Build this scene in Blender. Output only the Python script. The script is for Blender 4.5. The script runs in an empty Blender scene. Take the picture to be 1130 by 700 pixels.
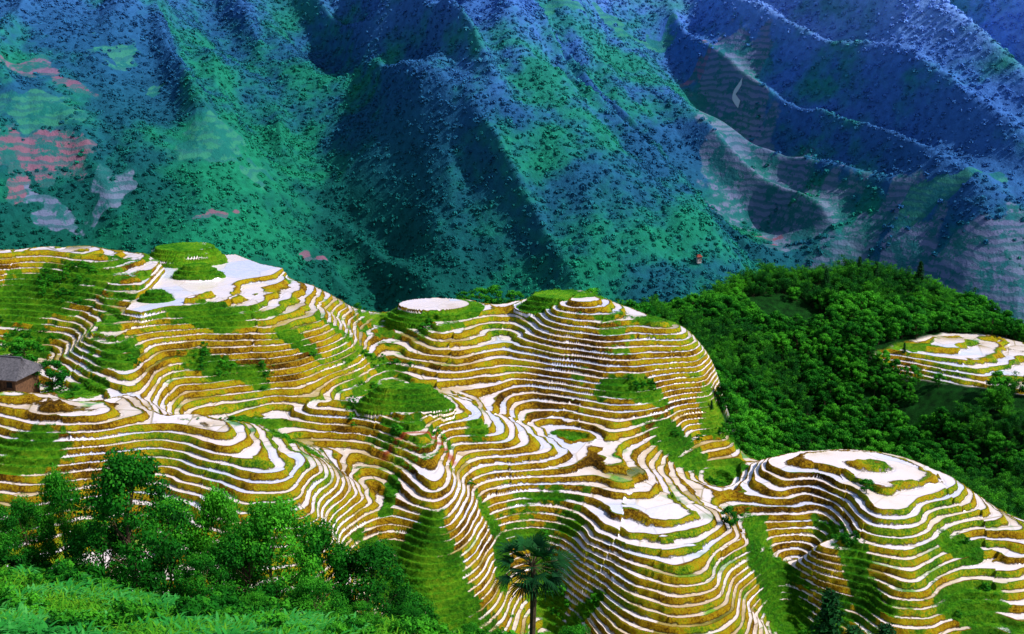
import bpy, math, numpy as np
from mathutils import Vector
rng=np.random.default_rng(7)
F=1364.0; PIT=math.radians(15); cp,sp=math.cos(PIT),math.sin(PIT)
S=.80
scene=bpy.context.scene
# ------------------------------------------------------------------ helpers
def ray(u,v):
    a=(u-565)/F; b=-(v-350)/F; dy=cp+b*sp; dz=-sp+b*cp
    return a/dy, dz/dy
_R=np.random.default_rng(3).random((8,256,256)).astype(np.float64)*2-1
def vnoise(x,y,s=0):
    ix=np.floor(x).astype(np.int64); iy=np.floor(y).astype(np.int64)
    fx=x-ix; fy=y-iy
    fx=fx*fx*fx*(fx*(fx*6-15)+10); fy=fy*fy*fy*(fy*(fy*6-15)+10)
    R=_R[s%8]
    a=R[ix&255,iy&255]; b=R[(ix+1)&255,iy&255]; c=R[ix&255,(iy+1)&255]; d=R[(ix+1)&255,(iy+1)&255]
    return (a+(b-a)*fx)*(1-fy)+(c+(d-c)*fx)*fy
def fbm(x,y,sc,o=3,s=0):
    r=0;am=1.0;t=0
    for i in range(o):
        r=r+am*vnoise(x/sc*2**i+17.3*i+5.1*s,y/sc*2**i+9.7*i,s+i); t+=am; am*=.5
    return r/t
def sstep(a,b,x):
    t=np.clip((x-a)/(b-a),0,1); return t*t*(3-2*t)
def build_mesh(name,V,Fq,mats,attrs=None,midx=None,smooth=True):
    V=np.asarray(V,dtype=np.float32); Fq=np.asarray(Fq,dtype=np.int32)
    me=bpy.data.meshes.new(name)
    me.vertices.add(len(V)); me.vertices.foreach_set('co',V.ravel())
    k=Fq.shape[1]
    me.loops.add(Fq.size); me.loops.foreach_set('vertex_index',Fq.ravel())
    me.polygons.add(len(Fq)); me.polygons.foreach_set('loop_start',np.arange(0,Fq.size,k,dtype=np.int32))
    for m in mats: me.materials.append(m)
    if midx is not None: me.polygons.foreach_set('material_index',np.asarray(midx,dtype=np.int32))
    me.polygons.foreach_set('use_smooth',np.full(len(Fq),smooth,dtype=bool))
    me.update(calc_edges=True)
    if attrs:
        for n,a in attrs.items():
            at=me.attributes.new(n,'FLOAT','POINT'); at.data.foreach_set('value',np.asarray(a,dtype=np.float32).ravel())
    return me
def add_obj(name,me,loc=(0,0,0),rz=0,sc=1,parent=None,link=True):
    o=bpy.data.objects.new(name,me); o.location=loc; o.rotation_euler=(0,0,rz); o.scale=(sc,)*3 if not isinstance(sc,tuple) else sc
    if parent: o.parent=parent
    if link: scene.collection.objects.link(o)
    return o
# ------------------------------------------------------------------ material helpers
class NT:
    def __init__(s,name):
        s.m=bpy.data.materials.new(name); s.m.use_nodes=True; s.t=s.m.node_tree; s.t.nodes.clear()
        s.out=s.t.nodes.new('ShaderNodeOutputMaterial')
    def n(s,ty,**k):
        nd=s.t.nodes.new(ty)
        for a,b in k.items(): setattr(nd,a,b)
        return nd
    def l(s,a,b): s.t.links.new(a,b)
    def put(s,v,sock):
        if isinstance(v,(int,float)): sock.default_value=v
        elif isinstance(v,(tuple,list)):
            sock.default_value=tuple(v) if len(sock.default_value)==len(v) else tuple(v)+(1,)
        else: s.l(v,sock)
    def math(s,op,a,b=0,c=None):
        nd=s.n('ShaderNodeMath',operation=op); s.put(a,nd.inputs[0]); s.put(b,nd.inputs[1])
        if c is not None: s.put(c,nd.inputs[2])
        return nd.outputs[0]
    def mr(s,v,a,b,c=0,d=1,smooth=True):
        nd=s.n('ShaderNodeMapRange'); nd.interpolation_type='SMOOTHSTEP' if smooth else 'LINEAR'
        s.put(v,nd.inputs[0])
        for i,x in enumerate((a,b,c,d)): s.put(x,nd.inputs[i+1])
        return nd.outputs[0]
    def mix(s,f,a,b,bt='MIX'):
        nd=s.n('ShaderNodeMix',data_type='RGBA',blend_type=bt); s.put(f,nd.inputs[0]); s.put(a,nd.inputs[6]); s.put(b,nd.inputs[7]); return nd.outputs[2]
    def noise(s,vec,sc,det=3,ro=.55,dist=0):
        nd=s.n('ShaderNodeTexNoise'); 
        if vec is not None: s.l(vec,nd.inputs['Vector'])
        nd.inputs['Scale'].default_value=sc; nd.inputs['Detail'].default_value=det; nd.inputs['Roughness'].default_value=ro; nd.inputs['Distortion'].default_value=dist
        return nd.outputs[0]
    def ramp(s,f,st):
        nd=s.n('ShaderNodeValToRGB'); e=nd.color_ramp.elements
        while len(e)<len(st): e.new(.5)
        for i,(p,c) in enumerate(st): e[i].position=p; e[i].color=tuple(c)+(1,)
        s.put(f,nd.inputs[0]); return nd.outputs[0]
    def attr(s,n):
        return s.n('ShaderNodeAttribute',attribute_name=n).outputs['Fac']
    def bsdf(s,col,rough=.8,spec=.3,normal=None):
        b=s.n('ShaderNodeBsdfPrincipled'); s.put(col,b.inputs['Base Color']); s.put(rough,b.inputs['Roughness']); s.put(spec,b.inputs['Specular IOR Level'])
        if normal is not None: s.l(normal,b.inputs['Normal'])
        return b.outputs[0]
    def bump(s,h,st,d):
        nd=s.n('ShaderNodeBump'); nd.inputs['Strength'].default_value=st; nd.inputs['Distance'].default_value=d; s.l(h,nd.inputs['Height']); return nd.outputs[0]
    def fin(s,sh): s.l(sh,s.out.inputs[0]); return s.m
def pos(t): return t.n('ShaderNodeNewGeometry').outputs['Position']

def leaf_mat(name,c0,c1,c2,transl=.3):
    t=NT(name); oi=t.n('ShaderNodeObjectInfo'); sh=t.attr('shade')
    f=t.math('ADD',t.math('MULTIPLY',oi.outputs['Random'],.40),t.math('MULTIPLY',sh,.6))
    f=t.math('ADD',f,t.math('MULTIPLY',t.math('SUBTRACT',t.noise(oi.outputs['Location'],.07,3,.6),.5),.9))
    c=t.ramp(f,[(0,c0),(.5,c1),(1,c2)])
    b=t.bsdf(c,.75,.12)
    tr=t.n('ShaderNodeBsdfTranslucent'); t.l(c,tr.inputs[0])
    mx=t.n('ShaderNodeMixShader'); mx.inputs[0].default_value=transl; t.l(b,mx.inputs[1]); t.l(tr.outputs[0],mx.inputs[2])
    return t.fin(mx.outputs[0])
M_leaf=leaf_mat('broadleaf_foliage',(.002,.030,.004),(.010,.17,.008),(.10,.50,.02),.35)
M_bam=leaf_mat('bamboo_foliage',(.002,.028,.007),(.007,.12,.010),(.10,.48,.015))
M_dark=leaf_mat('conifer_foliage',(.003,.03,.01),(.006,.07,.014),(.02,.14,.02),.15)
M_grass=leaf_mat('grass_blades',(.010,.11,.006),(.06,.32,.010),(.26,.55,.02))
M_corn=leaf_mat('maize_leaves',(.01,.16,.02),(.03,.32,.04),(.14,.55,.12))
def bark_mat():
    t=NT('tree_bark'); p=pos(t); c=t.ramp(t.noise(p,3,4),[(.3,(.03,.02,.012)),(.7,(.12,.085,.05))]); return t.fin(t.bsdf(c,.9,.1))
M_bark=bark_mat()
# mountain colour; blue distance haze is painted in by height and sideways position
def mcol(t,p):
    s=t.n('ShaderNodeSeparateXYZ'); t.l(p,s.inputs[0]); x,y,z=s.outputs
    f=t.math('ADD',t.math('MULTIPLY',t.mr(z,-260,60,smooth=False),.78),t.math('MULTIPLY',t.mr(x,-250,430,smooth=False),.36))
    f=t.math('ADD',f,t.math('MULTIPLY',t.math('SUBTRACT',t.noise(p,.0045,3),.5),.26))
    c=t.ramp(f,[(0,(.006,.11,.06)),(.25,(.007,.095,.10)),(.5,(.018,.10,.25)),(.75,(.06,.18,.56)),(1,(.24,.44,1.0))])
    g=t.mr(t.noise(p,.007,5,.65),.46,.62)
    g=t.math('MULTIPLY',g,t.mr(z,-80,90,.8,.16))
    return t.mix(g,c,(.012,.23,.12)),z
def mforest():
    t=NT('distant_forest_foliage'); oi=t.n('ShaderNodeObjectInfo')
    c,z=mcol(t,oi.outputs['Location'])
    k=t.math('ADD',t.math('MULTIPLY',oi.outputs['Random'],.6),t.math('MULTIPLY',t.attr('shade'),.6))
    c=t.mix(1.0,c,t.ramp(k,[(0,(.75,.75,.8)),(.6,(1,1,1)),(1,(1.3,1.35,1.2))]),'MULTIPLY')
    return t.fin(t.bsdf(c,1.0,.0))
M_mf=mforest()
def mground():
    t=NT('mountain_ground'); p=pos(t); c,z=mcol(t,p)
    fine=t.noise(p,.14,5,.7)
    c=t.mix(1,c,t.ramp(fine,[(.3,(.6,.6,.6)),(.7,(1.1,1.1,1.05))]),'MULTIPLY')
    fl=t.attr('field'); rd=t.attr('red')
    q=t.math('FRACT',t.math('ADD',t.math('MULTIPLY',z,.16),t.math('MULTIPLY',t.noise(p,.02,4,.6),3.5)))
    li=t.mr(q,.45,.7)
    n2=t.noise(p,.02,4,.6)
    grn=t.mix(n2,(.012,.16,.11),(.06,.27,.18))
    brn=t.mix(n2,(.08,.14,.26),(.24,.22,.38))
    redc=t.mix(n2,(.12,.06,.13),(.34,.13,.19))
    a=t.mix(t.mr(rd,.2,.45),grn,brn); a=t.mix(t.mr(rd,.6,.9),a,redc)
    a=t.mix(t.math('MULTIPLY',li,.7),a,(.02,.12,.15))
    a=t.mix(t.mr(t.noise(p,.045,5,.75),.50,.56,0,.9),a,(.010,.13,.13))
    fm=t.mr(t.math('ADD',fl,t.math('MULTIPLY',t.math('SUBTRACT',t.noise(p,.04,5,.75),.5),1.6)),.4,.65)
    c=t.mix(t.math('MULTIPLY',fm,.8),c,a)
    return t.fin(t.bsdf(c,.95,.03,t.bump(fine,.6,4)))
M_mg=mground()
def terrace_mat():
    t=NT('rice_terrace'); p=pos(t)
    H=t.attr('H'); gr=t.attr('green'); fo=t.attr('forest'); rr=t.attr('rfrac'); rd=t.attr('red'); wt=t.attr('wht')
    q=t.math('FRACT',H); idn=t.math('FLOOR',H)
    jn=t.noise(p,1.1,4,.65)
    jit=t.math('MULTIPLY',t.math('SUBTRACT',jn,.5),.24)
    e=t.math('SUBTRACT',1.0,rr)
    qj=t.math('ADD',q,jit)
    ris=t.mr(qj,t.math('SUBTRACT',e,.03),t.math('ADD',e,.04))
    bund=t.mr(qj,.06,.10,1,0)
    sx=t.n('ShaderNodeSeparateXYZ'); t.l(p,sx.inputs[0])
    def idvec(sc):
        cy=t.n('ShaderNodeCombineXYZ'); t.l(sx.outputs[0],cy.inputs[0]); t.l(sx.outputs[1],cy.inputs[1]); t.l(t.math('MULTIPLY',idn,sc),cy.inputs[2]); return cy.outputs[0]
    cy=idvec(37.3)
    vc=t.n('ShaderNodeTexVoronoi',feature='F1'); t.l(cy,vc.inputs['Vector']); vc.inputs['Scale'].default_value=.10
    vs=t.n('ShaderNodeSeparateXYZ'); t.l(vc.outputs['Color'],vs.inputs[0])
    tn=t.math('ADD',t.math('MULTIPLY',t.noise(cy,.09,3,.55),.7),t.math('MULTIPLY',vs.outputs[0],.30))
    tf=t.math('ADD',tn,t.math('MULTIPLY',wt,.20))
    tread=t.ramp(tf,[(.26,(.10,.13,.02)),(.33,(.38,.29,.08)),(.40,(.64,.49,.34)),(.50,(.84,.71,.65)),(.66,(.88,.77,.79)),(.82,(.68,.70,.88))])  # pale pink and silver stops paint in the sky reflected by paddy water
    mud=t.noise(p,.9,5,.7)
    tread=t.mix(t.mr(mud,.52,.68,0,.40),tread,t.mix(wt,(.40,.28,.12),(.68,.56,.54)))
    vo=t.n('ShaderNodeTexVoronoi',feature='DISTANCE_TO_EDGE'); t.l(cy,vo.inputs['Vector']); vo.inputs['Scale'].default_value=.10
    div=t.math('MULTIPLY',t.mr(vo.outputs['Distance'],.006,.018,.7,0),t.math('SUBTRACT',1,t.math('MULTIPLY',wt,.7)))
    tread=t.mix(div,tread,(.26,.20,.04))
    sn=t.noise(idvec(9.7),.13,3,.6)       # varies along each terrace wall
    zn=t.noise(p,.045,2,.5)               # varies by hill
    rf=t.noise(p,2.6,5,.75)
    rmix=t.math('ADD',t.math('ADD',t.math('MULTIPLY',sn,.46),t.math('MULTIPLY',zn,.42)),t.math('MULTIPLY',rf,.40))
    rc=t.ramp(rmix,[(.48,(.03,.015,.003)),(.555,(.16,.075,.004)),(.61,(.46,.26,.008)),(.665,(.56,.43,.010)),(.71,(.24,.39,.010)),(.78,(.03,.17,.008))])
    foot_shade=t.mr(qj,t.math('ADD',e,.02),t.math('ADD',e,t.math('MULTIPLY',rr,.32)),.75,0)  # shadow at the base of each riser, painted as a dark band
    rc=t.mix(foot_shade,rc,(.035,.020,.004))
    gc=t.ramp(t.math('ADD',t.math('MULTIPLY',t.noise(p,.12,3),.5),t.math('MULTIPLY',t.noise(p,1.6,5,.75),.5)),[(.34,(.006,.07,.004)),(.45,(.035,.22,.006)),(.54,(.13,.40,.010)),(.68,(.34,.48,.02))])
    bcol=t.mix(t.mr(sn,.42,.6),(.28,.15,.012),(.16,.27,.012))
    weed=t.mr(sn,.60,.68,0,.9)
    c=t.mix(bund,tread,bcol)
    c=t.mix(t.math('MULTIPLY',weed,t.math('SUBTRACT',1,wt)),c,gc)
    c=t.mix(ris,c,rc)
    c=t.mix(rd,c,(.42,.05,.03))
    gsum=t.math('ADD',t.math('MULTIPLY',gr,.8),t.math('ADD',t.math('MULTIPLY',t.math('SUBTRACT',t.noise(p,.5,4,.7),.5),.7),t.math('MULTIPLY',t.math('SUBTRACT',sn,.5),2.2)))
    gsum=t.math('MULTIPLY',gsum,t.mr(gr,.05,.25))
    gsum=t.math('ADD',gsum,t.math('MULTIPLY',ris,t.math('MULTIPLY',gr,.34)))
    gg=t.mr(gsum,.46,.60)
    gg=t.math('MAXIMUM',gg,t.mr(gr,1.2,1.6))
    grs=t.mix(t.math('MULTIPLY',ris,.6),gc,t.mix(.55,gc,(.04,.04,.004)))
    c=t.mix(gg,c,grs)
    fcol=t.ramp(t.noise(p,.6,4),[(.3,(.003,.02,.004)),(.7,(.010,.09,.010))])
    c=t.mix(fo,c,fcol)
    wet=t.math('MULTIPLY',t.math('SUBTRACT',1,ris),t.math('SUBTRACT',1,t.math('MAXIMUM',gg,fo)))
    wet=t.math('MULTIPLY',wet,t.math('SUBTRACT',1,bund))
    rough=t.math('SUBTRACT',.9,t.math('MULTIPLY',wet,t.mr(mud,.4,.6,.83,.6)))
    hb=t.math('MULTIPLY',t.noise(p,3.0,5,.75),t.math('SUBTRACT',1.01,wet))
    return t.fin(t.bsdf(c,rough,t.math('ADD',.06,t.math('MULTIPLY',wet,.9)),t.bump(hb,1.0,.8)))
M_ter=terrace_mat()
# ------------------------------------------------------------------ near terrain control points (elevations estimated along camera rays)
CV=[ # u,v,z (visible slope)
(0,700,-36),(0,640,-40),(0,590,-70),(0,520,-66),(0,460,-61.5),(0,442,-60),(0,395,-63),(0,350,-59),(0,310,-54),(0,280,-50),
(100,600,-71),(100,530,-66.5),(100,470,-61.3),(110,440,-63.2),(140,420,-62),(100,375,-59),(100,350,-57.3),(115,335,-55.6),(120,300,-52.5),(120,280,-50.8),
(200,672,-42),(200,560,-67.3),(200,500,-64.0),(200,468,-62),(200,440,-64.5),(200,400,-61.5),(200,365,-57.6),(200,338,-55),(225,310,-55),(240,290,-55),
(300,605,-71),(300,560,-67.5),(300,500,-65.3),(300,475,-64.5),(350,580,-69.8),(350,530,-67.5),(300,440,-66.5),(300,400,-62.5),(300,370,-59.5),(300,340,-57),(300,315,-55.7),(290,295,-55.3),
(370,400,-65),(370,415,-67),(370,345,-60.5),(370,323,-58.5),(350,434,-65),(450,430,-64.8),(450,455,-66),(330,480,-69.0),(400,480,-68.5),
(400,520,-71),(395,590,-75),(400,640,-80),(415,350,-64),(480,337,-62.3),(480,352,-63.6),(480,370,-64.8),(480,400,-67.5),
(560,342,-62.3),(622,335,-60.6),(700,347,-63),(740,370,-66),(790,410,-70),(775,432,-71.5),(700,400,-67),(700,440,-71),(740,465,-75),
(600,400,-66.5),(590,450,-71.5),(520,430,-70),(560,470,-70.5),(640,480,-73.2),(700,490,-75.0),(760,480,-78),(810,495,-80),
(470,490,-69),(480,540,-71.5),(490,590,-75.5),(540,600,-80),(560,530,-74.5),(590,570,-79),(600,640,-86),(620,692,-90),(640,520,-75.0),(650,600,-79.8),(700,560,-76.8),(700,640,-81),(740,600,-78.2),(740,692,-84),(780,560,-78.4),(790,645,-81.8),(832,612,-82.2),(700,525,-75.9),
(500,690,-85),
(840,690,-89),(940,494,-74),(890,496,-74.7),(1000,503,-75),(960,560,-76.8),(1020,560,-77.5),(850,506,-76.5),(800,530,-81),(960,530,-75.4),(1045,532,-76.5),(1090,560,-79),(1100,600,-81.0),(1130,612,-82),
(1000,600,-79.5),(1000,650,-83),(1090,640,-83.5),(1130,680,-86),(1000,692,-86.5),(900,600,-80.5),(900,650,-86),(860,570,-81),(880,620,-86),(870,680,-91),(940,690,-88)]
CY=[ # u,Y,z
(0,35,-22),(300,35,-24),(600,35,-26),(900,35,-26),(1130,35,-26),
(0,100,-54),(0,125,-68),(0,190,-64.2),(0,260,-62),(0,320,-110),(0,450,-185),
(100,100,-54),(100,125,-68),(110,265,-62),
(200,95,-53),(200,125,-70),(200,182,-65.5),(220,272,-68),(220,330,-115),(220,450,-185),
(300,184,-67.5),(300,265,-67),(370,255,-69),(370,199,-67.8),(450,204,-68.9),(415,262,-76),(480,256,-67.5),(480,275,-85),(480,340,-130),(480,450,-190),
(350,85,-47.5),(400,100,-60),(400,125,-74),(560,256,-67),(622,262,-70),(622,243,-60.8),(690,262,-76),
(600,85,-50),(600,110,-66),(600,132,-84),(800,85,-54),(800,115,-76),(800,138,-92),(1000,85,-56),(1000,120,-79),(1130,85,-56),(1130,120,-79),(1000,140,-87),
(800,235,-83),(830,218,-92),(820,245,-88),(940,214,-88),(1060,210,-91),(1150,197,-94),
(900,245,-96),(1000,245,-98),(1100,240,-90),(800,265,-86),(760,272,-82),(720,290,-79),(800,328,-80),(900,338,-79.5),(1000,333,-81),(1060,325,-86),
(1130,310,-95),(900,275,-89),(900,305,-84),(1000,300,-85),(980,272,-86),(1050,285,-80),(1050,268,-82.8),(1130,272,-82.8),(1130,258,-84.5),(970,275,-83),(1100,292,-83),
(900,380,-110),(900,450,-185),(700,340,-115),(700,450,-190),(1130,380,-130),(1130,450,-190),(1050,380,-120)]
P=[]
for u,v,z in CV:
    xr,zr=ray(u,v); Y=z/zr; P.append((xr*Y,Y,z,u))
for u,Y,z in CY: P.append(((u-565)/F/.955*Y,Y,z,u))
ext=[]
for x,y,z,u in P:
    if u<=20:
        for uu in (-160,-450): ext.append(((uu-565)/F/.955*y,y,z,uu))
    if u>=1120:
        for uu in (1290,1600): ext.append(((uu-565)/F/.955*y,y,z,uu))
P=np.array(P+ext)[:, :3]; SC=100.
def kern(d2): return .5*d2*np.log(d2+1e-9)
TX=P[:,:2]/SC; NP=len(TX)
D2=((TX[:,None]-TX[None])**2).sum(-1)
A=np.zeros((NP+3,NP+3)); A[:NP,:NP]=kern(D2)+np.eye(NP)*2e-4; A[:NP,NP]=1; A[:NP,NP+1:]=TX; A[NP,:NP]=1; A[NP+1:,:NP]=TX.T
TW=np.linalg.solve(A,np.concatenate([P[:,2],np.zeros(3)]))
def tps(x,y):
    x=x.ravel()/SC; y=y.ravel()/SC; out=np.empty(len(x))
    for i in range(0,len(x),60000):
        xs=x[i:i+60000].astype(np.float32); ys=y[i:i+60000].astype(np.float32)
        d=(xs[:,None]-TX[None,:,0].astype(np.float32))**2+(ys[:,None]-TX[None,:,1].astype(np.float32))**2
        out[i:i+60000]=(.5*d*np.log(d+1e-9))@TW[:NP].astype(np.float64)+TW[NP]+xs*TW[NP+1]+ys*TW[NP+2]
    return out
def hitnear(u,v,y0=55,y1=440):
    xr,zr=ray(u,v); Y=np.linspace(y0,y1,900); H=tps(xr*Y,Y); k=np.where(H>zr*Y)[0]
    if len(k)==0: return (xr*y1,y1)
    return (xr*Y[k[0]],Y[k[0]])
def ridge_d(x,y,pl):
    d=np.full(x.shape,1e9); 
    for (ax,ay),(bx,by) in zip(pl[:-1],pl[1:]):
        ex,ey=bx-ax,by-ay; t=np.clip(((x-ax)*ex+(y-ay)*ey)/(ex*ex+ey*ey+1e-6),0,1); d=np.minimum(d,np.hypot(x-ax-t*ex,y-ay-t*ey))
    return d
# spurs (+) and gullies (-) of the terraced hills
SP=[([(500,475),(530,520),(560,560),(590,620)],-2.4,7),([(570,485),(650,520),(750,560),(825,612)],.6,11),([(395,485),(415,525),(430,575)],-2.4,6),
([(470,492),(480,530),(492,575)],2.0,7),([(60,458),(200,478),(320,515),(345,570)],1.6,11),([(240,370),(290,420),(330,452)],-2.0,8),([(640,352),(680,400),(740,462)],2.6,10),
([(560,360),(590,420),(620,460)],-2.4,9),([(110,378),(135,415),(150,450)],2.0,7),([(45,385),(80,440)],-1.6,7),([(185,375),(205,440)],-2.2,7),([(480,355),(465,405)],1.6,9),([(408,352),(430,400)],-2.2,8),
([(905,525),(930,575),(955,640)],-2.2,5),([(1000,560),(1010,600),(1000,650)],1.2,8),([(1060,590),(1050,640),(1060,700)],-1.4,7),([(150,500),(180,560)],-1.6,8),
([(40,500),(60,570)],1.2,9),([(340,340),(350,390)],1.5,7),([(30,300),(70,350)],-1.6,8),([(740,375),(770,420)],1.2,8),([(250,500),(270,560)],1.2,7)]
SPW=[([hitnear(u,v,138) for u,v in pl],a,w) for pl,a,w in SP]
def poly_sd(x,y,poly):
    d=np.full(x.shape,1e9); ins=np.zeros(x.shape,bool); m=len(poly)
    for i in range(m):
        ax,ay=poly[i]; bx,by=poly[(i+1)%m]
        ex,ey=bx-ax,by-ay; t=np.clip(((x-ax)*ex+(y-ay)*ey)/(ex*ex+ey*ey+1e-9),0,1)
        d=np.minimum(d,np.hypot(x-ax-t*ex,y-ay-t*ey))
        c=((ay>y)!=(by>y))&(x<(bx-ax)*(y-ay)/(by-ay+1e-12)+ax); ins^=c
    return np.where(ins,d,-d)
def atz(u,v,z):
    xr,zr=ray(u,v); Y=z/zr; return (xr*Y,Y)
def uy(u,Y): return ((u-565)/F/.955*Y,Y)
POND=[atz(u,v,-55) for u,v in [(135,341),(150,330),(166,318),(180,300),(150,287),(200,283),(262,279),(290,290),(316,295),(300,303),(262,309),(236,322),(192,336),(155,345)]]
FOREST=[uy(*q) for q in [(600,450),(640,300),(680,268),(745,250),(800,236),(815,225),(790,215),(840,212),(900,215),(1000,217),(1060,212),(1130,199),(1250,191),(2000,183),(2000,450)]]
HP=[uy(*q) for q in [(962,276),(1000,284),(1040,292),(1140,289),(1500,290),(1500,255),(1130,254),(1060,261),(1010,268)]]
GC=hitnear(965,525,140); HC=hitnear(1070,390,200)
def ell(x,y,c,rx,ry,rot=0):
    dx=x-c[0]; dy=y-c[1]; ca,sa=math.cos(rot),math.sin(rot)
    return np.hypot((dx*ca+dy*sa)/rx,(-dx*sa+dy*ca)/ry)
def hsh(a,b): 
    return _R[5][(a*7+b*13)&255,(a*31-b*3)&255]
def cellid(x,y,sc=17.):
    xa=(x+8*fbm(x,y,16,2,1)+2.5*fbm(x,y,4,2,3))/sc; ya=(y+8*fbm(x,y,16,2,2)+2.5*fbm(x,y,4,2,4))/(sc*1.2)
    r=np.floor(ya); c=np.floor(xa+.37*r); return c.astype(np.int64),r.astype(np.int64)
LP=math.floor(-54.8/S)*S+.2*S; LB=math.floor(-61.4/S)*S+.2*S
def Hfield(x,y):
    """smooth elevation + masks"""
    sh=x.shape; x=x.ravel(); y=y.ravel()
    H=tps(x,y)
    fo=poly_sd(x,y,FOREST); fo=sstep(-1.5,1.5,fo+1.5*fbm(x,y,6,2,1)); hp=sstep(-1,1,poly_sd(x,y,HP)); fo=fo*(1-hp)
    near=sstep(128,120,y+4*fbm(x,y,12,2,2))
    wx_=x+2*fbm(x,y,14,2,5); wy_=y+2*fbm(x,y,14,2,6)
    for pl,a,w in SPW:
        d=ridge_d(wx_,wy_,pl)/w; H=H+a*np.exp(-d*d*1.3)
    H=H+1.0*fbm(x,y,19,2,3)+.62*fbm(x,y,7.5,2,4)+.17*fbm(x,y,2.6,2,5)
    for c,rx,ry,lv,kf in ((GC,24,22,-76.6,.42),(HC,26,20,-82.6,.45)):   # broad, gently stepped hill tops
        m=1-sstep(.8,1.2,ell(x,y,c,rx,ry)); H=np.where(H>lv,H*(1-m)+(lv+(H-lv)*kf)*m,H)
    c1,c2=cellid(x,y); H=H+S*.20*hsh(c1,c2)          # plots belonging to different families are levelled separately
    pd=sstep(-.9,.9,poly_sd(x,y,POND)); H=H*(1-pd)+LP*pd
    isl=np.zeros_like(x)
    def mound(c,rx,ry,base,hh,flat=.35,g=1.0,rot=0):
        nonlocal H,isl
        d=ell(x,y,c,rx,ry,rot)*(1+.12*fbm(x,y,5,2,5)); k=1-sstep(flat,1,d)
        H=np.where(d<1,np.maximum(H,base+hh*k),H); isl=np.maximum(isl,g*(1-sstep(.9,1.05,d)))
    cap=uy(213,250); mound(cap,9,7,-54.9,3.4,.55,.6)
    mound(uy(225,236),5.6,3.6,-54.6,1.8,.45)
    mound(uy(178,218),3.4,2.4,-54.6,1.3,.3)
    mound(atz(447,432,-64),8.5,3.6,-66,3.0,.4)
    mound(uy(622,238),9.5,6,-61.5,2.6,.55,.7)
    c=uy(480,240); d=ell(x,y,c,9.8,7.3); isl=np.maximum(isl,(1-sstep(1.0,1.1,d)))
    H=np.where(d<1,np.maximum(H,-64+1.4*(1-sstep(.78,1,d))+.0),H)
    d=ell(x,y,c,7.6,5.2); pl=1-sstep(.9,1.0,d); H=H*(1-pl)+LB*pl; isl=isl*(1-pl); pd=np.maximum(pd,pl)
    return [a.reshape(sh) for a in (H,fo,near,pd,isl)]
def zq(H,r):
    H=H/S; f=np.floor(H); q=H-f; e=1-r
    return S*(f+sstep(0,.80,(q-e)/r)+.02*q+.15*np.exp(-((q-.05)/.05)**2)-.10*np.exp(-((q-e+.04)/.04)**2))
def rfrac(x,y,wht,H):
    i=np.floor(H/S); n=vnoise(x/7+i*13.7,y/7+i*5.3,2)+.5*vnoise(x/3+i*3.7,y/3+i*9.3,3)
    return np.clip(.36+.10*fbm(x,y,25,2,6)-.12*wht+.15*n,.14,.68)
# green ground patches: u,v,ru,rv,k,minY,rot
GR=[(240,342,80,12,2,150,.35),(130,352,40,8,2,150,.1),(60,318,110,34,1.6,150,0),(20,375,50,22,1.6,180,0),(80,425,40,26,1.5,180,0),(445,467,26,8,2,150,0),(400,383,60,8,2,150,0),(320,383,30,8,2,150,0),
(800,520,30,30,1.5,150,-.5),(860,655,34,60,1.5,150,0),(895,700,60,26,1.5,150,0),(750,500,55,30,1.5,150,0),(800,480,36,24,1.5,150,0),(925,580,13,44,1.5,150,.25),(952,640,22,40,1.5,150,.2),(845,600,20,40,1.5,150,0),
(1065,660,62,30,1.5,150,0),(1105,690,60,20,1.5,150,0),(470,665,110,50,1.5,132,0),(330,492,40,12,1.6,140,-.4),(135,395,34,22,1.6,170,0),(545,580,14,46,1.5,140,.3),(425,530,12,32,1.6,140,0),
(280,455,40,12,1.6,170,0),(630,465,26,10,1.6,150,0),(720,360,40,10,1.8,180,0),(30,520,60,30,1.5,140,0),(450,610,80,20,1.5,140,0),(600,630,18,50,1.5,140,0),(1060,590,20,16,1.5,140,0),(530,470,24,14,1.5,150,0),(240,395,60,16,1.6,180,0),(620,690,60,16,1.5,140,0),(700,440,40,12,1.5,150,0)]
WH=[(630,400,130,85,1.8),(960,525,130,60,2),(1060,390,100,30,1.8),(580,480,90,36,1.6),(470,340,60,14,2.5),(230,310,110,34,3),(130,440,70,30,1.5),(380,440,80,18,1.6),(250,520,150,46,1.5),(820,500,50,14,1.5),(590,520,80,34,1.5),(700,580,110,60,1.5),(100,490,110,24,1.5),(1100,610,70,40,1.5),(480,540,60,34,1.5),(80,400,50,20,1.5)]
def ellw(u,v,ru,rv,k,y0=140):
    c=hitnear(u,v,y0); s=c[1]/F; return c,ru*s,rv*s*k
GW=[(ellw(a,b,c,d,k,y0),r) for a,b,c,d,k,y0,r in GR]; WW=[ellw(*w) for w in WH]
redc=ellw(462,497,44,16,2.0)
def greenmask(x,y):
    wx=x+2.5*fbm(x,y,9,2,1); wy=y+2.5*fbm(x,y,9,2,2); g=.55*sstep(.06,.45,fbm(x,y,22,3,0))
    for (c,rx,ry),rot in GW: g=np.maximum(g,1-sstep(.35,1.25,ell(wx,wy,c,rx,ry,rot)))
    return g
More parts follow.
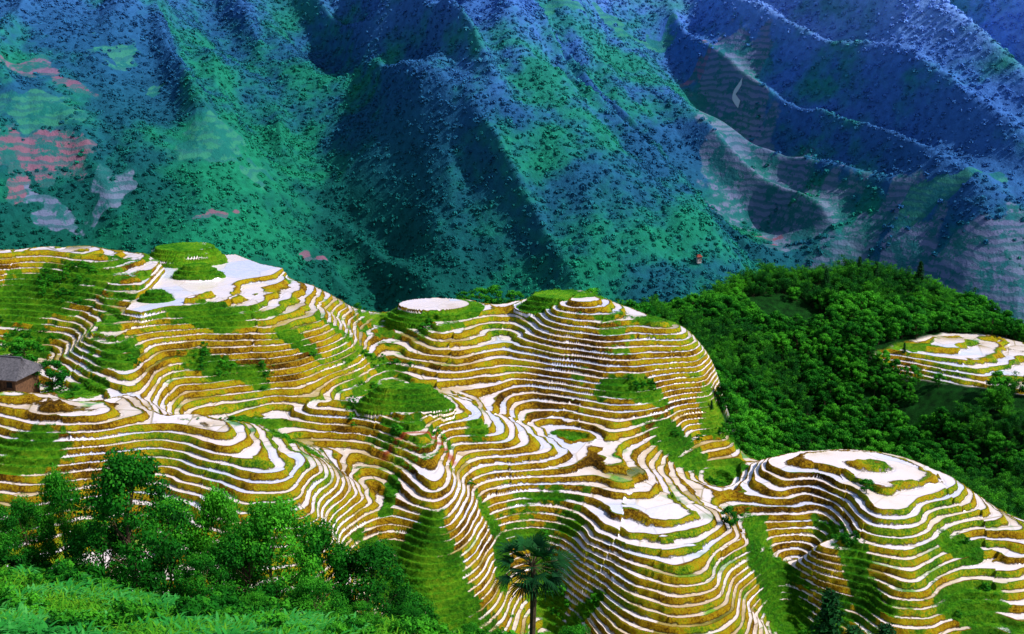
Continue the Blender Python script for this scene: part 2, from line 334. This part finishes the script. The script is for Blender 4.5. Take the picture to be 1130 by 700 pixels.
# grid
cols=np.concatenate([np.linspace(-.85,-.485,60)[:-1],np.linspace(-.485,.485,1300),np.linspace(.485,.85,60)[1:]])
rows=np.concatenate([np.exp(np.arange(math.log(30),math.log(130),.005)),np.exp(np.arange(math.log(130),math.log(300),.0008)),np.exp(np.linspace(math.log(300),math.log(450),110))])
AY,YY=np.meshgrid(cols,rows); XX=AY*YY
H,fo,near,pd,isl=Hfield(XX,YY)
green=greenmask(XX,YY)
wht=np.zeros_like(H)
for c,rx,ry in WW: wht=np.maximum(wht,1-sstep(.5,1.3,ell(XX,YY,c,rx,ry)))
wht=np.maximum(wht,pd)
green=np.maximum(green*(1-pd),isl*1.6)
d=ell(XX,YY,*redc); red=np.exp(-((d-.9)/.13)**2)*sstep(-1,1,YY-redc[0][1])*.9
rf=rfrac(XX,YY,wht,H)
back=sstep(0,1,(YY-262)/8)*(1-sstep(-1,1,poly_sd(XX.ravel(),YY.ravel(),HP).reshape(XX.shape)))
fo2=np.maximum(fo,back)
ns=np.maximum(near,fo2)
q_=H/S-np.floor(H/S); rough_=sstep(0,.3,(q_-(1-rf))/rf)*(1-sstep(.7,1,(q_-(1-rf))/rf))
Z=(zq(H,rf)+rough_*.24*fbm(XX,YY,.9,2,7)+.12*green*np.abs(fbm(XX,YY,.8,2,2)))*(1-ns)+(H+.35*fbm(XX,YY,3,2,6))*ns
green=np.maximum(green,near*2)*(1-red)
nr,nc=XX.shape
idx=np.arange(nr*nc).reshape(nr,nc)
Fq=np.stack([idx[:-1,:-1],idx[:-1,1:],idx[1:,1:],idx[1:,:-1]],-1).reshape(-1,4)
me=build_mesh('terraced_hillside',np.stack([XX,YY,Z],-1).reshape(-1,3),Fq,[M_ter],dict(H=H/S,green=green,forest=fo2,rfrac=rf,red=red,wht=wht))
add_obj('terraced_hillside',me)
print('near verts',nr*nc)
def hz(x,y):
    x=np.atleast_1d(np.asarray(x,float)); y=np.atleast_1d(np.asarray(y,float)); return Hfield(x,y)[0]
# ------------------------------------------------------------------ mountain
RID=[([(560,1500),(520,1250),(560,1120),(680,980),(765,880)],95,120),([(560,1120),(600,1010),(640,900)],35,55),([(640,1060),(720,930)],22,45),([(520,1250),(470,1050),(500,930)],30,60),
([(690,1600),(790,1270),(860,1060),(940,900)],-60,120),([(780,1700),(880,1330),(1010,1120),(1150,960)],60,120),([(960,1800),(1060,1450),(1220,1200)],80,140),
([(400,1350),(360,1050),(370,900)],-55,110),([(180,1500),(190,1150),(260,950)],60,120),([(30,1400),(-10,1000)],60,120),([(330,1700),(400,1350),(430,1150)],45,90)]
RIDW=[([uy(*q) for q in pl],a,w) for pl,a,w in RID]
def Mz(x,y):
    base=np.interp(y,[400,450,560,700,860,1400,1900,3200],[-170,-192,-240,-262,-255,5,265,800])
    k=sstep(780,1050,y)
    wxx=x+.55*(y-900)+45*fbm(x,y,260,2,1)
    z=base
    for pl,a,w in RIDW:
        d=ridge_d(x+22*fbm(x,y,120,2,2),y,pl)/w; z=z+(.35+.65*k)*a*np.clip(1-np.sqrt(d*d+.01),0,1)
    r1=1-np.sqrt(vnoise(wxx/125,y/480,5)**2+.004)*2; r2=1-np.sqrt(vnoise(wxx/48+3,y/190,6)**2+.01)*2
    return z+k*(34*r1+18*r2)+8*fbm(x,y,60,3,7)*(.3+.7*k)
def hitm(u,v):
    xr,zr=ray(u,v); Y=np.linspace(700,2600,1500); z=Mz(xr*Y,Y); k=np.where(z>zr*Y)[0]
    i=k[0] if len(k) else -1
    return (xr*Y[i],Y[i])
FL=[(85,98,30,9,1,.0),(40,182,70,15,1,.05),(30,75,44,9,.8,0),(235,142,46,18,0,-.1),(40,128,70,18,0,0),(285,190,12,14,0,0),(800,130,50,36,.5,.3),(835,210,58,32,.5,0),(890,240,58,24,.4,0),(850,268,28,6,.9,0),
(765,80,24,5,.8,0),(1070,285,70,26,.5,0),(1100,330,58,30,.6,0),(60,240,50,7,.5,0),(8,220,24,10,.9,0),(240,240,20,4,.9,0),(335,275,14,4,.9,0),(130,215,24,9,.4,0),(610,5,50,5,0,0),(955,265,58,18,.4,0),(120,60,28,12,0,0),(1000,300,48,14,.6,0),(180,95,14,8,0,0),(820,165,44,30,.4,0),(1040,210,60,8,0,0),(700,40,50,6,0,0),(1060,310,44,6,.9,0)]
mc=np.linspace(-.85,.85,1400); mr_=np.concatenate([np.linspace(440,740,50)[:-1],np.linspace(740,2100,800),np.linspace(2100,3200,60)[1:]])
A2,Y2=np.meshgrid(mc,mr_); X2=A2*Y2; Z2=Mz(X2,Y2)
FW=[]
for u,v,ru,rv,r,rot in FL:
    c=hitm(u,v); s=c[1]/F; FW.append((c,ru*s,rv*s*1.7,r,rot))
def fieldmask(x,y):
    f=np.zeros_like(x); rr=np.zeros_like(x); wx=x+18*fbm(x,y,50,2,3)+14*fbm(x,y,14,2,5); wy=y+18*fbm(x,y,50,2,4)+14*fbm(x,y,14,2,6)
    for c,rx,ry,r,rot in FW:
        d=np.maximum(np.abs(wx-c[0])/rx,np.abs(wy-c[1])/ry)*.5+.5*ell(wx,wy,c,rx,ry,rot); k=1-sstep(.45,1.3,d); rr=np.where(k>f,r,rr); f=np.maximum(f,k)
    return f,rr
fld,fred=fieldmask(X2,Y2)
nr,nc=X2.shape; idx=np.arange(nr*nc).reshape(nr,nc)
Fq=np.stack([idx[:-1,:-1],idx[:-1,1:],idx[1:,1:],idx[1:,:-1]],-1).reshape(-1,4)
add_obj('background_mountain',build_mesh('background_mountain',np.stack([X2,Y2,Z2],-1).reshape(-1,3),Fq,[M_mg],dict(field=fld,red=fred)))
# ------------------------------------------------------------------ plants
class Parts:
    def __init__(s): s.V=[];s.F=[];s.M=[];s.S=[];s.n=0
    def add(s,V,Fc,m,sh):
        V=np.asarray(V,float); Fc=np.asarray(Fc); s.V.append(V); s.F.append(Fc+s.n); s.M.append(np.full(len(Fc),m)); s.S.append(np.broadcast_to(sh,(len(V),)).astype(float)); s.n+=len(V)
    def tube(s,path,rad,m=0,seg=6):
        path=np.asarray(path,float); k=len(path); a=np.arange(seg)/seg*2*math.pi
        T=np.gradient(path,axis=0); T/=np.linalg.norm(T,axis=1)[:,None]+1e-9
        up=np.where(np.abs(T[:,2:3])>.9,np.array([[1.,0,0]]),np.array([[0,0,1.]])); B=np.cross(T,up); B/=np.linalg.norm(B,axis=1)[:,None]; N=np.cross(B,T)
        V=path[:,None]+np.asarray(rad)[:,None,None]*(np.cos(a)[None,:,None]*B[:,None]+np.sin(a)[None,:,None]*N[:,None])
        i=np.arange(k*seg).reshape(k,seg); j=np.roll(i,-1,1)
        s.add(V.reshape(-1,3),np.stack([i[:-1],j[:-1],j[1:],i[1:]],-1).reshape(-1,4),m,.5)
    def leaves(s,C,size,m=1,shade=.5,nrm=None,asp=1.8,r=rng):
        n=len(C); N=r.normal(size=(n,3))
        if nrm is not None: N=N*.55+nrm
        N/=np.linalg.norm(N,axis=1)[:,None]; T=np.cross(N,r.normal(size=(n,3))); T/=np.linalg.norm(T,axis=1)[:,None]; B=np.cross(N,T)
        sz=(size*(.6+.8*r.random(n)))[:,None]; 
        V=np.stack([C-T*sz*.5,C+B*sz*.5/asp,C+T*sz*.5,C-B*sz*.5/asp],1).reshape(-1,3)
        s.add(V,np.arange(4*n).reshape(n,4),m,np.repeat(np.broadcast_to(shade,(n,)),4))
    def mesh(s,name,mats,smooth=False):
        return build_mesh(name,np.concatenate(s.V),np.concatenate(s.F),mats,dict(shade=np.concatenate(s.S)),np.concatenate(s.M),smooth)
def broad(name,seed,h=9,r=3.2,ncl=34,nl=240,ls=.3,mat=None,low=.3):
    R=np.random.default_rng(seed); p=Parts(); 
    top=np.array([R.normal()*.3,R.normal()*.3,h*.7]); tr=[np.zeros(3),np.array([.1,0,h*.25]),top*.6+[0,.1,h*.03],top]
    p.tube(tr,[h*.022,h*.018,h*.012,h*.005])
    for i in range(ncl):
        a=R.random()*6.283; zz=R.random()**.9; e=math.sqrt(max(0,1-(2*zz-.85)**2)) if abs(2*zz-.85)<1 else .15
        rad=r*(.25+.7*R.random()**.6)*(.2+.8*e); c=np.array([math.cos(a)*rad,math.sin(a)*rad,h*(low+(1-low)*zz*.95)])
        if i%3==0:
            b=top*min(1,(c[2]*.6)/top[2]); p.tube([b,(b+c)/2+[0,0,-.1*h*.3],c],[h*.006,h*.004,h*.0015],seg=4)
        cr=r*(.14+.22*R.random()); m=int(nl*(.6+.8*R.random())); Dv=R.normal(size=(m,3)); Dv/=np.linalg.norm(Dv,axis=1)[:,None]
        q=Dv*(cr*(.35+.8*R.random(m)**.6))[:,None]*[1,1,.8]
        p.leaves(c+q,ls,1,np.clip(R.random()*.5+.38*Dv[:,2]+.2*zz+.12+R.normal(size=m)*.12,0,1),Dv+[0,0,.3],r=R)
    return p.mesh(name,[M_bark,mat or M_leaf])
def bamboo(name,seed,h=8,nc=9,ls=.38):
    R=np.random.default_rng(seed); p=Parts()
    for i in range(nc):
        a=R.random()*6.283; le=h*(.6+.5*R.random()); sp_=(.12+.3*R.random())*le; t=np.linspace(0,1,8)
        bx=R.normal(size=2)*.5
        path=np.stack([bx[0]+math.cos(a)*sp_*t**2.6,bx[1]+math.sin(a)*sp_*t**2.6,le*(t-.18*t**5)],-1); p.tube(path,.05*(1.1-t),0,4)
        m=260; tt=.28+.72*R.random(m)**.8; C=np.stack([np.interp(tt,t,path[:,k]) for k in range(3)],-1)
        C+=R.normal(size=(m,3))*(.18+.62*(1-np.abs(tt-.6)*1.7))[:,None]*[.75,.75,.45]; 
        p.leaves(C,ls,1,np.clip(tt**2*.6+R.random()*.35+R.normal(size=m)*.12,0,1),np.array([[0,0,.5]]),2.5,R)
    return p.mesh(name,[M_bark,M_bam])
def conifer(name,seed,h=9,r=2.0):
    R=np.random.default_rng(seed); p=Parts(); p.tube([[0,0,0],[0.05,0,h*.5],[0,0,h]],[h*.02,h*.012,.02])
    for i in range(70):
        z=h*(.1+.88*(i/70)); a=i*2.4+R.normal()*.3; L=r*(1-z/h)**.8*(.75+.4*R.random())+.15; e=np.array([math.cos(a)*L,math.sin(a)*L,z-.12*L])
        p.tube([[0,0,z],e*.5+np.array([0,0,z])*.5,e],[.04,.03,.01],seg=3)
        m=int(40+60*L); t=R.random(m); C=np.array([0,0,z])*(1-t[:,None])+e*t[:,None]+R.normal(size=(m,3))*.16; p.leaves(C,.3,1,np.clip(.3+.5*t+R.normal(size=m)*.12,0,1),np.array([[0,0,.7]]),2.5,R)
    return p.mesh(name,[M_bark,M_dark])
def palm(name):
    R=np.random.default_rng(5); p=Parts(); H0=8.2; p.tube([[0,0,0],[.1,0,3],[.15,0,6],[0.1,0,H0]],[.2,.17,.19,.12],seg=8)
    for i in range(44):
        a=i*2.399; el=math.radians(80-125*(i/44)+R.normal()*10); L=.9+.8*R.random(); d=np.array([math.cos(a)*math.cos(el),math.sin(a)*math.cos(el),math.sin(el)])
        b=np.array([.1,0,H0]); e=b+d*L; p.tube([b,(b+e)/2+[0,0,.08],e],[.03,.02,.015],seg=3)
        s=np.cross(d,[0,0,1.]); s/=np.linalg.norm(s)+1e-6; s=s*math.cos(.5)+np.cross(d,s)*math.sin(R.normal()*.6); s/=np.linalg.norm(s)
        for k in np.linspace(-1.15,1.15,13):
            dd=d*math.cos(k)+s*math.sin(k); l=1.25*(1-.18*abs(k))*(.8+.35*R.random()); w=np.cross(dd,np.cross(d,s)); w/=np.linalg.norm(w)+1e-6; w*=.05
            m=e+dd*l*.6; t=e+dd*l+[0,0,-(.08+.2*R.random())*l]
            V=[e-w*.3,e+w*.3,m+w,m-w,t+w*.15,t-w*.15]; p.add(V,[[0,1,2,3],[3,2,4,5]],1,np.clip(.25+R.random()*.6+.35*math.sin(el),0,1))
    for k in range(60): # old hanging leaf skirt
        a=R.random()*6.28; z=H0-.3-R.random()*1.6; v=np.array([math.cos(a),math.sin(a),0]); V=[[*(v[:2]*.15),z],[*(v[:2]*.17+[.06,.03]),z],[*(v[:2]*.4+[.05,0]),z-.7],[*(v[:2]*.38),z-.75]]; p.add(V,[[0,1,2,3]],1,0.0)
    return p.mesh(name,[M_bark,M_dark])
def blades(name,seed,nb,L,w,mat,spread=.3,droop=.5):
    R=np.random.default_rng(seed); p=Parts()
    for i in range(nb):
        a=R.random()*6.283; d=np.array([math.cos(a),math.sin(a),0]); s=np.array([-d[1],d[0],0])*w; b=np.array([*R.normal(size=2)*spread,0]); l=L*(.6+.6*R.random())
        t=np.linspace(0,1,5); path=b+d*(l*.6*t**1.6)[:,None]+np.array([0,0,1])*(l*(t-droop*t**2.5))[:,None]; ww=np.array([.5,1,.9,.6,.08])
        V=np.stack([path-s*ww[:,None],path+s*ww[:,None]],1).reshape(-1,3); p.add(V,[[2*k,2*k+1,2*k+3,2*k+2] for k in range(4)],0,np.clip(np.repeat(t,2)*.5+R.random()*.4,0,1))
    return p.mesh(name,[mat])
def farcrown(name,seed,n=60):
    R=np.random.default_rng(seed); p=Parts(); D=R.normal(size=(n,3)); D[:,2]=np.abs(D[:,2])*.9-.15; D/=np.linalg.norm(D,axis=1)[:,None]
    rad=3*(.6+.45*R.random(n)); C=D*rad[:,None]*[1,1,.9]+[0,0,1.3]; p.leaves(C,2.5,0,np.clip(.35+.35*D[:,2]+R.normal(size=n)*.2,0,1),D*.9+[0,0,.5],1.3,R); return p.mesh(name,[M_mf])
def scatter(name,pts,sc,srcs,tilt=.0):
    R=np.random.default_rng(len(pts)); n=len(pts)
    me=bpy.data.meshes.new(name); me.vertices.add(n); me.vertices.foreach_set('co',np.asarray(pts,dtype=np.float32).ravel())
    rot=np.stack([R.normal(size=n)*tilt,R.normal(size=n)*tilt,R.random(n)*6.283],-1).astype(np.float32)
    a=me.attributes.new('rot','FLOAT_VECTOR','POINT'); a.data.foreach_set('vector',rot.ravel())
    a=me.attributes.new('scl','FLOAT','POINT'); a.data.foreach_set('value',np.asarray(sc,dtype=np.float32))
    o=add_obj(name,me)
    col=bpy.data.collections.new(name+'_kinds')
    for i,m in enumerate(srcs): col.objects.link(bpy.data.objects.new(f'{name}_kind_{i}',m))
    ng=bpy.data.node_groups.new(name+'_nodes','GeometryNodeTree'); ng.interface.new_socket('Geometry',in_out='INPUT',socket_type='NodeSocketGeometry'); ng.interface.new_socket('Geometry',in_out='OUTPUT',socket_type='NodeSocketGeometry')
    N=ng.nodes.new; gi=N('NodeGroupInput'); go=N('NodeGroupOutput'); ip=N('GeometryNodeInstanceOnPoints'); ci=N('GeometryNodeCollectionInfo'); ci.inputs['Collection'].default_value=col; ci.inputs['Separate Children'].default_value=True; ci.inputs['Reset Children'].default_value=True
    r=N('GeometryNodeInputNamedAttribute'); r.data_type='FLOAT_VECTOR'; r.inputs['Name'].default_value='rot'; s=N('GeometryNodeInputNamedAttribute'); s.data_type='FLOAT'; s.inputs['Name'].default_value='scl'
    L=ng.links.new; L(gi.outputs[0],ip.inputs['Points']); L(ci.outputs[0],ip.inputs['Instance']); ip.inputs['Pick Instance'].default_value=True
    L(r.outputs['Attribute'],ip.inputs['Rotation']); L(s.outputs['Attribute'],ip.inputs['Scale']); L(ip.outputs[0],go.inputs[0])
    md=o.modifiers.new('scatter','NODES'); md.node_group=ng
    return o
# mountain forest
n=160000; yy=np.sqrt(rng.random(n)*(2000**2-760**2)+760**2); xx=(rng.random(n)*1.02-.51)*yy
f,_=fieldmask(xx,yy); keep=(f+.7*rng.random(n)+.5*fbm(xx,yy,25,2,4)<.75)&(fbm(xx,yy,90,3,5)+rng.random(n)*.5>-.3); xx,yy=xx[keep],yy[keep]
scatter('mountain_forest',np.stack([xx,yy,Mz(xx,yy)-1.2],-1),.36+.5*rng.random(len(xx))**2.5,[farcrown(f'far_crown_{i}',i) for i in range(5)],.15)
# bamboo forest hill
tb=[bamboo(f'bamboo_clump_{i}',20+i) for i in range(3)]; tl=[broad(f'hill_tree_{i}',40+i,7.5,2.9,26,110,.42) for i in range(3)]
gx,gy=np.meshgrid(np.arange(-20,260,2.1),np.arange(195,420,2.2)); gx=(gx+rng.normal(size=gx.shape)*.8).ravel(); gy=(gy+rng.normal(size=gy.shape)*.8).ravel()
k=(np.abs(gx/gy)<.6); gx,gy=gx[k],gy[k]; Hh,ff,_,_,_=Hfield(gx,gy); 
clear=fbm(gx,gy,22,2,7)
k=(ff>.6)&(clear+rng.random(len(gx))*.3>-.36); gx,gy,Hh,clear=gx[k],gy[k],Hh[k],clear[k]
kind=fbm(gx,gy,30,2,2)>-.1
print('forest trees',len(gx))
scl=(.40+.48*rng.random(len(gx))**1.5)*(1+.35*fbm(gx,gy,12,2,1))
scatter('bamboo_forest',np.stack([gx,gy,Hh-.3],-1)[kind],scl[kind],tb,.08); scatter('hillside_woodland',np.stack([gx,gy,Hh-.3],-1)[~kind],scl[~kind]*.95,tl,.05)
# shrubs on grassy banks
bush=[broad(f'bush_{i}',60+i,1.9,1.2,12,70,.24,low=.1) for i in range(3)]
tuft=[blades(f'tuft_{i}',80+i,26,.75,.03,M_grass,.25) for i in range(3)]
n=36000; yy=rng.uniform(128,262,n); xx=(rng.random(n)*1-.5)*yy
g=greenmask(xx,yy)
Hh,ff,_,pdm,islm=Hfield(xx,yy); g=np.where((pdm>.2)|(ff>.5),0,g)
dens=fbm(xx,yy,5,2,3)
k=((g>.65)&(dens>.24))|((g>.4)&(dens>.52)); xx,yy,Hh=xx[k],yy[k],Hh[k]; print('shrubs',len(xx))
scatter('terrace_shrubs',np.stack([xx,yy,zq(Hh,.4)-.15],-1),.22+.5*rng.random(len(xx))**2.5,bush)
n=110000; yy=rng.uniform(128,262,n); xx=(rng.random(n)*1-.5)*yy
g=greenmask(xx,yy)
Hh,ff,_,pdm,islm=Hfield(xx,yy); qq=Hh/S-np.floor(Hh/S); g=np.maximum(g*(pdm<.2)*.85+.6*vnoise(xx/6,yy/6+np.floor(Hh/S)*3.3,3),islm)*np.where((qq>.6)|(qq<.1),1,.8); k=(g>.62)&(ff<.5)&(pdm<.2)|((islm>.7)&(ff<.5)); xx,yy,Hh=xx[k],yy[k],Hh[k]
scatter('bank_grass',np.stack([xx,yy,zq(Hh,.38)-.05],-1),.3+.45*rng.random(len(xx)),tuft)
# foreground grass & maize
n=30000; yy=rng.uniform(55,112,n); xx=(rng.random(n)*1.04-.52)*yy; Hh=hz(xx,yy)
k=fbm(xx,yy,4,2,1)>-.25
scatter('foreground_grass',np.stack([xx,yy,Hh],-1)[k],.7+1.3*rng.random(k.sum())**2,tuft)
corn=[blades(f'maize_{i}',90+i,13,1.9,.09,M_corn,.06,.6) for i in range(3)]
n=1900; yy=rng.uniform(57,80,n); xx=(rng.random(n)*.36-.50)*yy; k=(fbm(xx,yy,5,2,5)>-.1); xx,yy=xx[k],yy[k]
scatter('maize_plants',np.stack([xx,yy,hz(xx,yy)],-1),.6+.5*rng.random(len(xx)),corn)
n=1300; yy=rng.uniform(62,116,n); xx=(rng.random(n)*.75-.47)*yy; k=(fbm(xx,yy,7,2,6)>.1); xx,yy=xx[k],yy[k]
scatter('foreground_shrubs',np.stack([xx,yy,hz(xx,yy)-.1],-1),.5+.7*rng.random(len(xx)),bush)
# foreground trees
FT=[broad(f'broadleaf_{i}',100+i,10,3.9,70,230,.25,low=.12) for i in range(4)]
def place(name,me,u,Y,vtop,hm,rz=0,wide=1.0):
    x,y=uy(u,Y); z=float(hz(x,y)[0])-.3; _,zr=ray(u,vtop); s=max(.2,(zr*Y-z)/hm); add_obj(name,me,(x,y,z),rz,(s*wide,s*wide,s))
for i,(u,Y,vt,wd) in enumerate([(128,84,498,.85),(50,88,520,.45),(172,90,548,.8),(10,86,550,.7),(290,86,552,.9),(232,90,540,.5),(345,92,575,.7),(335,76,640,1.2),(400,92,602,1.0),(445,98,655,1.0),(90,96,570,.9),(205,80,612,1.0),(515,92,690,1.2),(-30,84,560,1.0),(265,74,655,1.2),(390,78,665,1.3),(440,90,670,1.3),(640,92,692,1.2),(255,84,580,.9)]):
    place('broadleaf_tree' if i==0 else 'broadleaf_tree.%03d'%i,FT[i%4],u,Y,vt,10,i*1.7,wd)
place('palm_tree',palm('palm_tree'),587,80,600,10.0,0,1.3)
cf=conifer('conifer',3); place('conifer_tree',cf,935,118,650,9,0,1.0); place('conifer_tree.001',cf,1003,120,688,9,1,1.3)
place('conifer_tree.002',cf,965,124,690,9,1,1.3)
for i,(u,Y,vt) in enumerate([(940,333,283),(958,331,288),(1006,330,288),(905,320,296),(996,276,378),(787,212,462)]): place('conifer_tree.%03d'%(i+3),cf,u,Y,vt,9,i,1.1)
for i,(u,Y,vt) in enumerate([(530,256,318),(548,257,316),(568,254,320),(512,254,322),(655,262,320),(700,262,330),(55,190,398),(70,196,405),(30,205,372),(15,208,378),(398,250,335),(775,206,495),(748,203,500),(815,172,560),(967,180,528),(5,220,352)]):
    place('hill_tree' if i==0 else 'hill_tree.%03d'%i,tl[i%3],u,Y,vt,7.5,i*2.1,1.2)
# ------------------------------------------------------------------ houses
def simple(name,c,c2=None,sc=4,rough=.85):
    t=NT(name); return t.fin(t.bsdf(t.ramp(t.noise(pos(t),sc,4),[(.3,c),(.7,c2 or c)]),rough,.2))
M_tile=simple('grey_roof_tile',(.05,.05,.06),(.14,.13,.15),3); M_wood=simple('weathered_timber',(.07,.035,.02),(.16,.08,.04),3); M_dk=simple('window_dark',(.01,.01,.012)); M_pl=simple('plaster',(.3,.28,.3),(.4,.36,.36)); M_rr=simple('red_roof',(.28,.05,.04),(.35,.09,.06))
def box(name,c,s,mat,par):
    x,y,z=[q/2 for q in s]; V=[(-x,-y,-z),(x,-y,-z),(x,y,-z),(-x,y,-z),(-x,-y,z),(x,-y,z),(x,y,z),(-x,y,z)]
    me=build_mesh(name,V,[[0,3,2,1],[4,5,6,7],[0,1,5,4],[1,2,6,5],[2,3,7,6],[3,0,4,7]],[mat],smooth=False); return add_obj(name,me,c,parent=par)
def house(name,loc,rz,L,Wd,hh,mw,mr,sc=1):
    e=bpy.data.objects.new(name,None); scene.collection.objects.link(e); e.location=loc; e.rotation_euler=(0,0,rz); e.scale=(sc,)*3
    box('walls',(0,0,hh/2-1),(L,Wd,hh+2),mw,e)
    for i in range(5):
        x=-L/2+L*i/4
        box(f'post_{i}',(x,-Wd/2-.06,hh/2),(.22,.22,hh),M_wood,e)
        if i<4:
            box(f'window_{i}',(x+L/8,-Wd/2-.02,hh*.72),(L/9,.1,.9),M_dk,e); box(f'sill_{i}',(x+L/8,-Wd/2-.08,hh*.72-.52),(L/8,.16,.1),M_wood,e)
    box('door',(L/8,-Wd/2-.03,1.0),(1.1,.12,2.0),M_dk,e); box('floor_beam',(0,-Wd/2-.12,hh*.5),(L+.4,.14,.22),M_wood,e)
    o=1.1; rh=2.3; n=26; V=[];Fc=[]
    for s in (-1,1):
        b=len(V); xs=np.linspace(-1,1,4*n+1)
        for j,x in enumerate(xs):
            lift=.05*(j%2); V.append((x*(L/2+o),s*(Wd/2+o),hh-.15+lift)); V.append((x*(L/2-.6),0,hh+rh+lift))
        for j in range(4*n): Fc.append([b+2*j,b+2*j+2,b+2*j+3,b+2*j+1])
        b=len(V); ys=np.linspace(-1,1,2*n+1)
        for j,y in enumerate(ys):
            lift=.05*(j%2); V.append((s*(L/2+o),y*(Wd/2+o),hh-.15+lift)); V.append((s*(L/2-.6),y*.02,hh+rh+lift))
        for j in range(2*n): Fc.append([b+2*j,b+2*j+2,b+2*j+3,b+2*j+1])
    add_obj('roof',build_mesh('roof',V,Fc,[mr],smooth=False),parent=e)
    box('ridge_cap',(0,0,hh+rh+.08),(L-1,.3,.22),mr,e); box('eave_board',(0,-Wd/2-o+.05,hh-.24),(L+2*o,.08,.16),M_wood,e)
    return e
x,y=uy(3,188); house('timber_house',(x,y,-.3398*188+.3),math.radians(-14),8.5,6,4.4,M_wood,M_tile)
c=hitm(771,292); house('village_house',(c[0],c[1],float(Mz(np.array([c[0]]),np.array([c[1]]))[0])+2),.3,5,4,6,M_pl,M_rr,.62)
# mountain path
M_path=simple('pale_path',(.45,.46,.52),(.6,.6,.65))
for i,pl in enumerate([[(819,92),(815,99),(809,106),(810,112),(816,120)]]):
    pts=np.array([hitm(*q) for q in pl]); t0=np.arange(len(pts)); tt=np.linspace(0,len(pts)-1,50)
    c=np.stack([np.interp(tt,t0,pts[:,0]),np.interp(tt,t0,pts[:,1])],-1); c=np.stack([np.convolve(np.pad(c[:,k],4,'edge'),np.ones(9)/9,'valid') for k in (0,1)],-1)
    T=np.gradient(c,axis=0); T/=np.linalg.norm(T,axis=1)[:,None]+1e-9; Nn=np.stack([-T[:,1],T[:,0]],-1)*1.2
    Lf,Rt=c-Nn,c+Nn; V=np.concatenate([np.column_stack([Lf,Mz(Lf[:,0],Lf[:,1])+1.8]),np.column_stack([Rt,Mz(Rt[:,0],Rt[:,1])+1.8])]); m=len(c)
    add_obj('mountain_path' if i==0 else 'mountain_path.%03d'%i,build_mesh('mountain_path',V,[[j,j+1,m+j+1,m+j] for j in range(m-1)],[M_path]))
# ------------------------------------------------------------------ light, sky, camera
Dv=Vector((.70,-.22,.77)).normalized()
w=bpy.data.worlds.new('World'); scene.world=w; w.use_nodes=True; nt=w.node_tree; bg=nt.nodes['Background']; sk=nt.nodes.new('ShaderNodeTexSky'); sk.sky_type='NISHITA'; sk.sun_disc=False
sk.sun_elevation=math.asin(Dv.z); sk.sun_rotation=math.atan2(Dv.x,Dv.y); nt.links.new(sk.outputs[0],bg.inputs[0]); bg.inputs[1].default_value=.145
sl=bpy.data.lights.new('sun','SUN'); sl.energy=4.9; sl.angle=math.radians(.5); sl.color=(1,.95,.87); so=bpy.data.objects.new('sun',sl); scene.collection.objects.link(so); so.rotation_euler=Dv.to_track_quat('Z','Y').to_euler()
cam=bpy.data.cameras.new('camera'); cam.sensor_width=36; cam.lens=F/1130*36; cam.clip_end=8000; cam.clip_start=.5
co=bpy.data.objects.new('camera',cam); scene.collection.objects.link(co); co.rotation_euler=(math.radians(75),0,0); scene.camera=co
scene.view_settings.view_transform='Standard'; scene.view_settings.look='None'; scene.view_settings.exposure=0
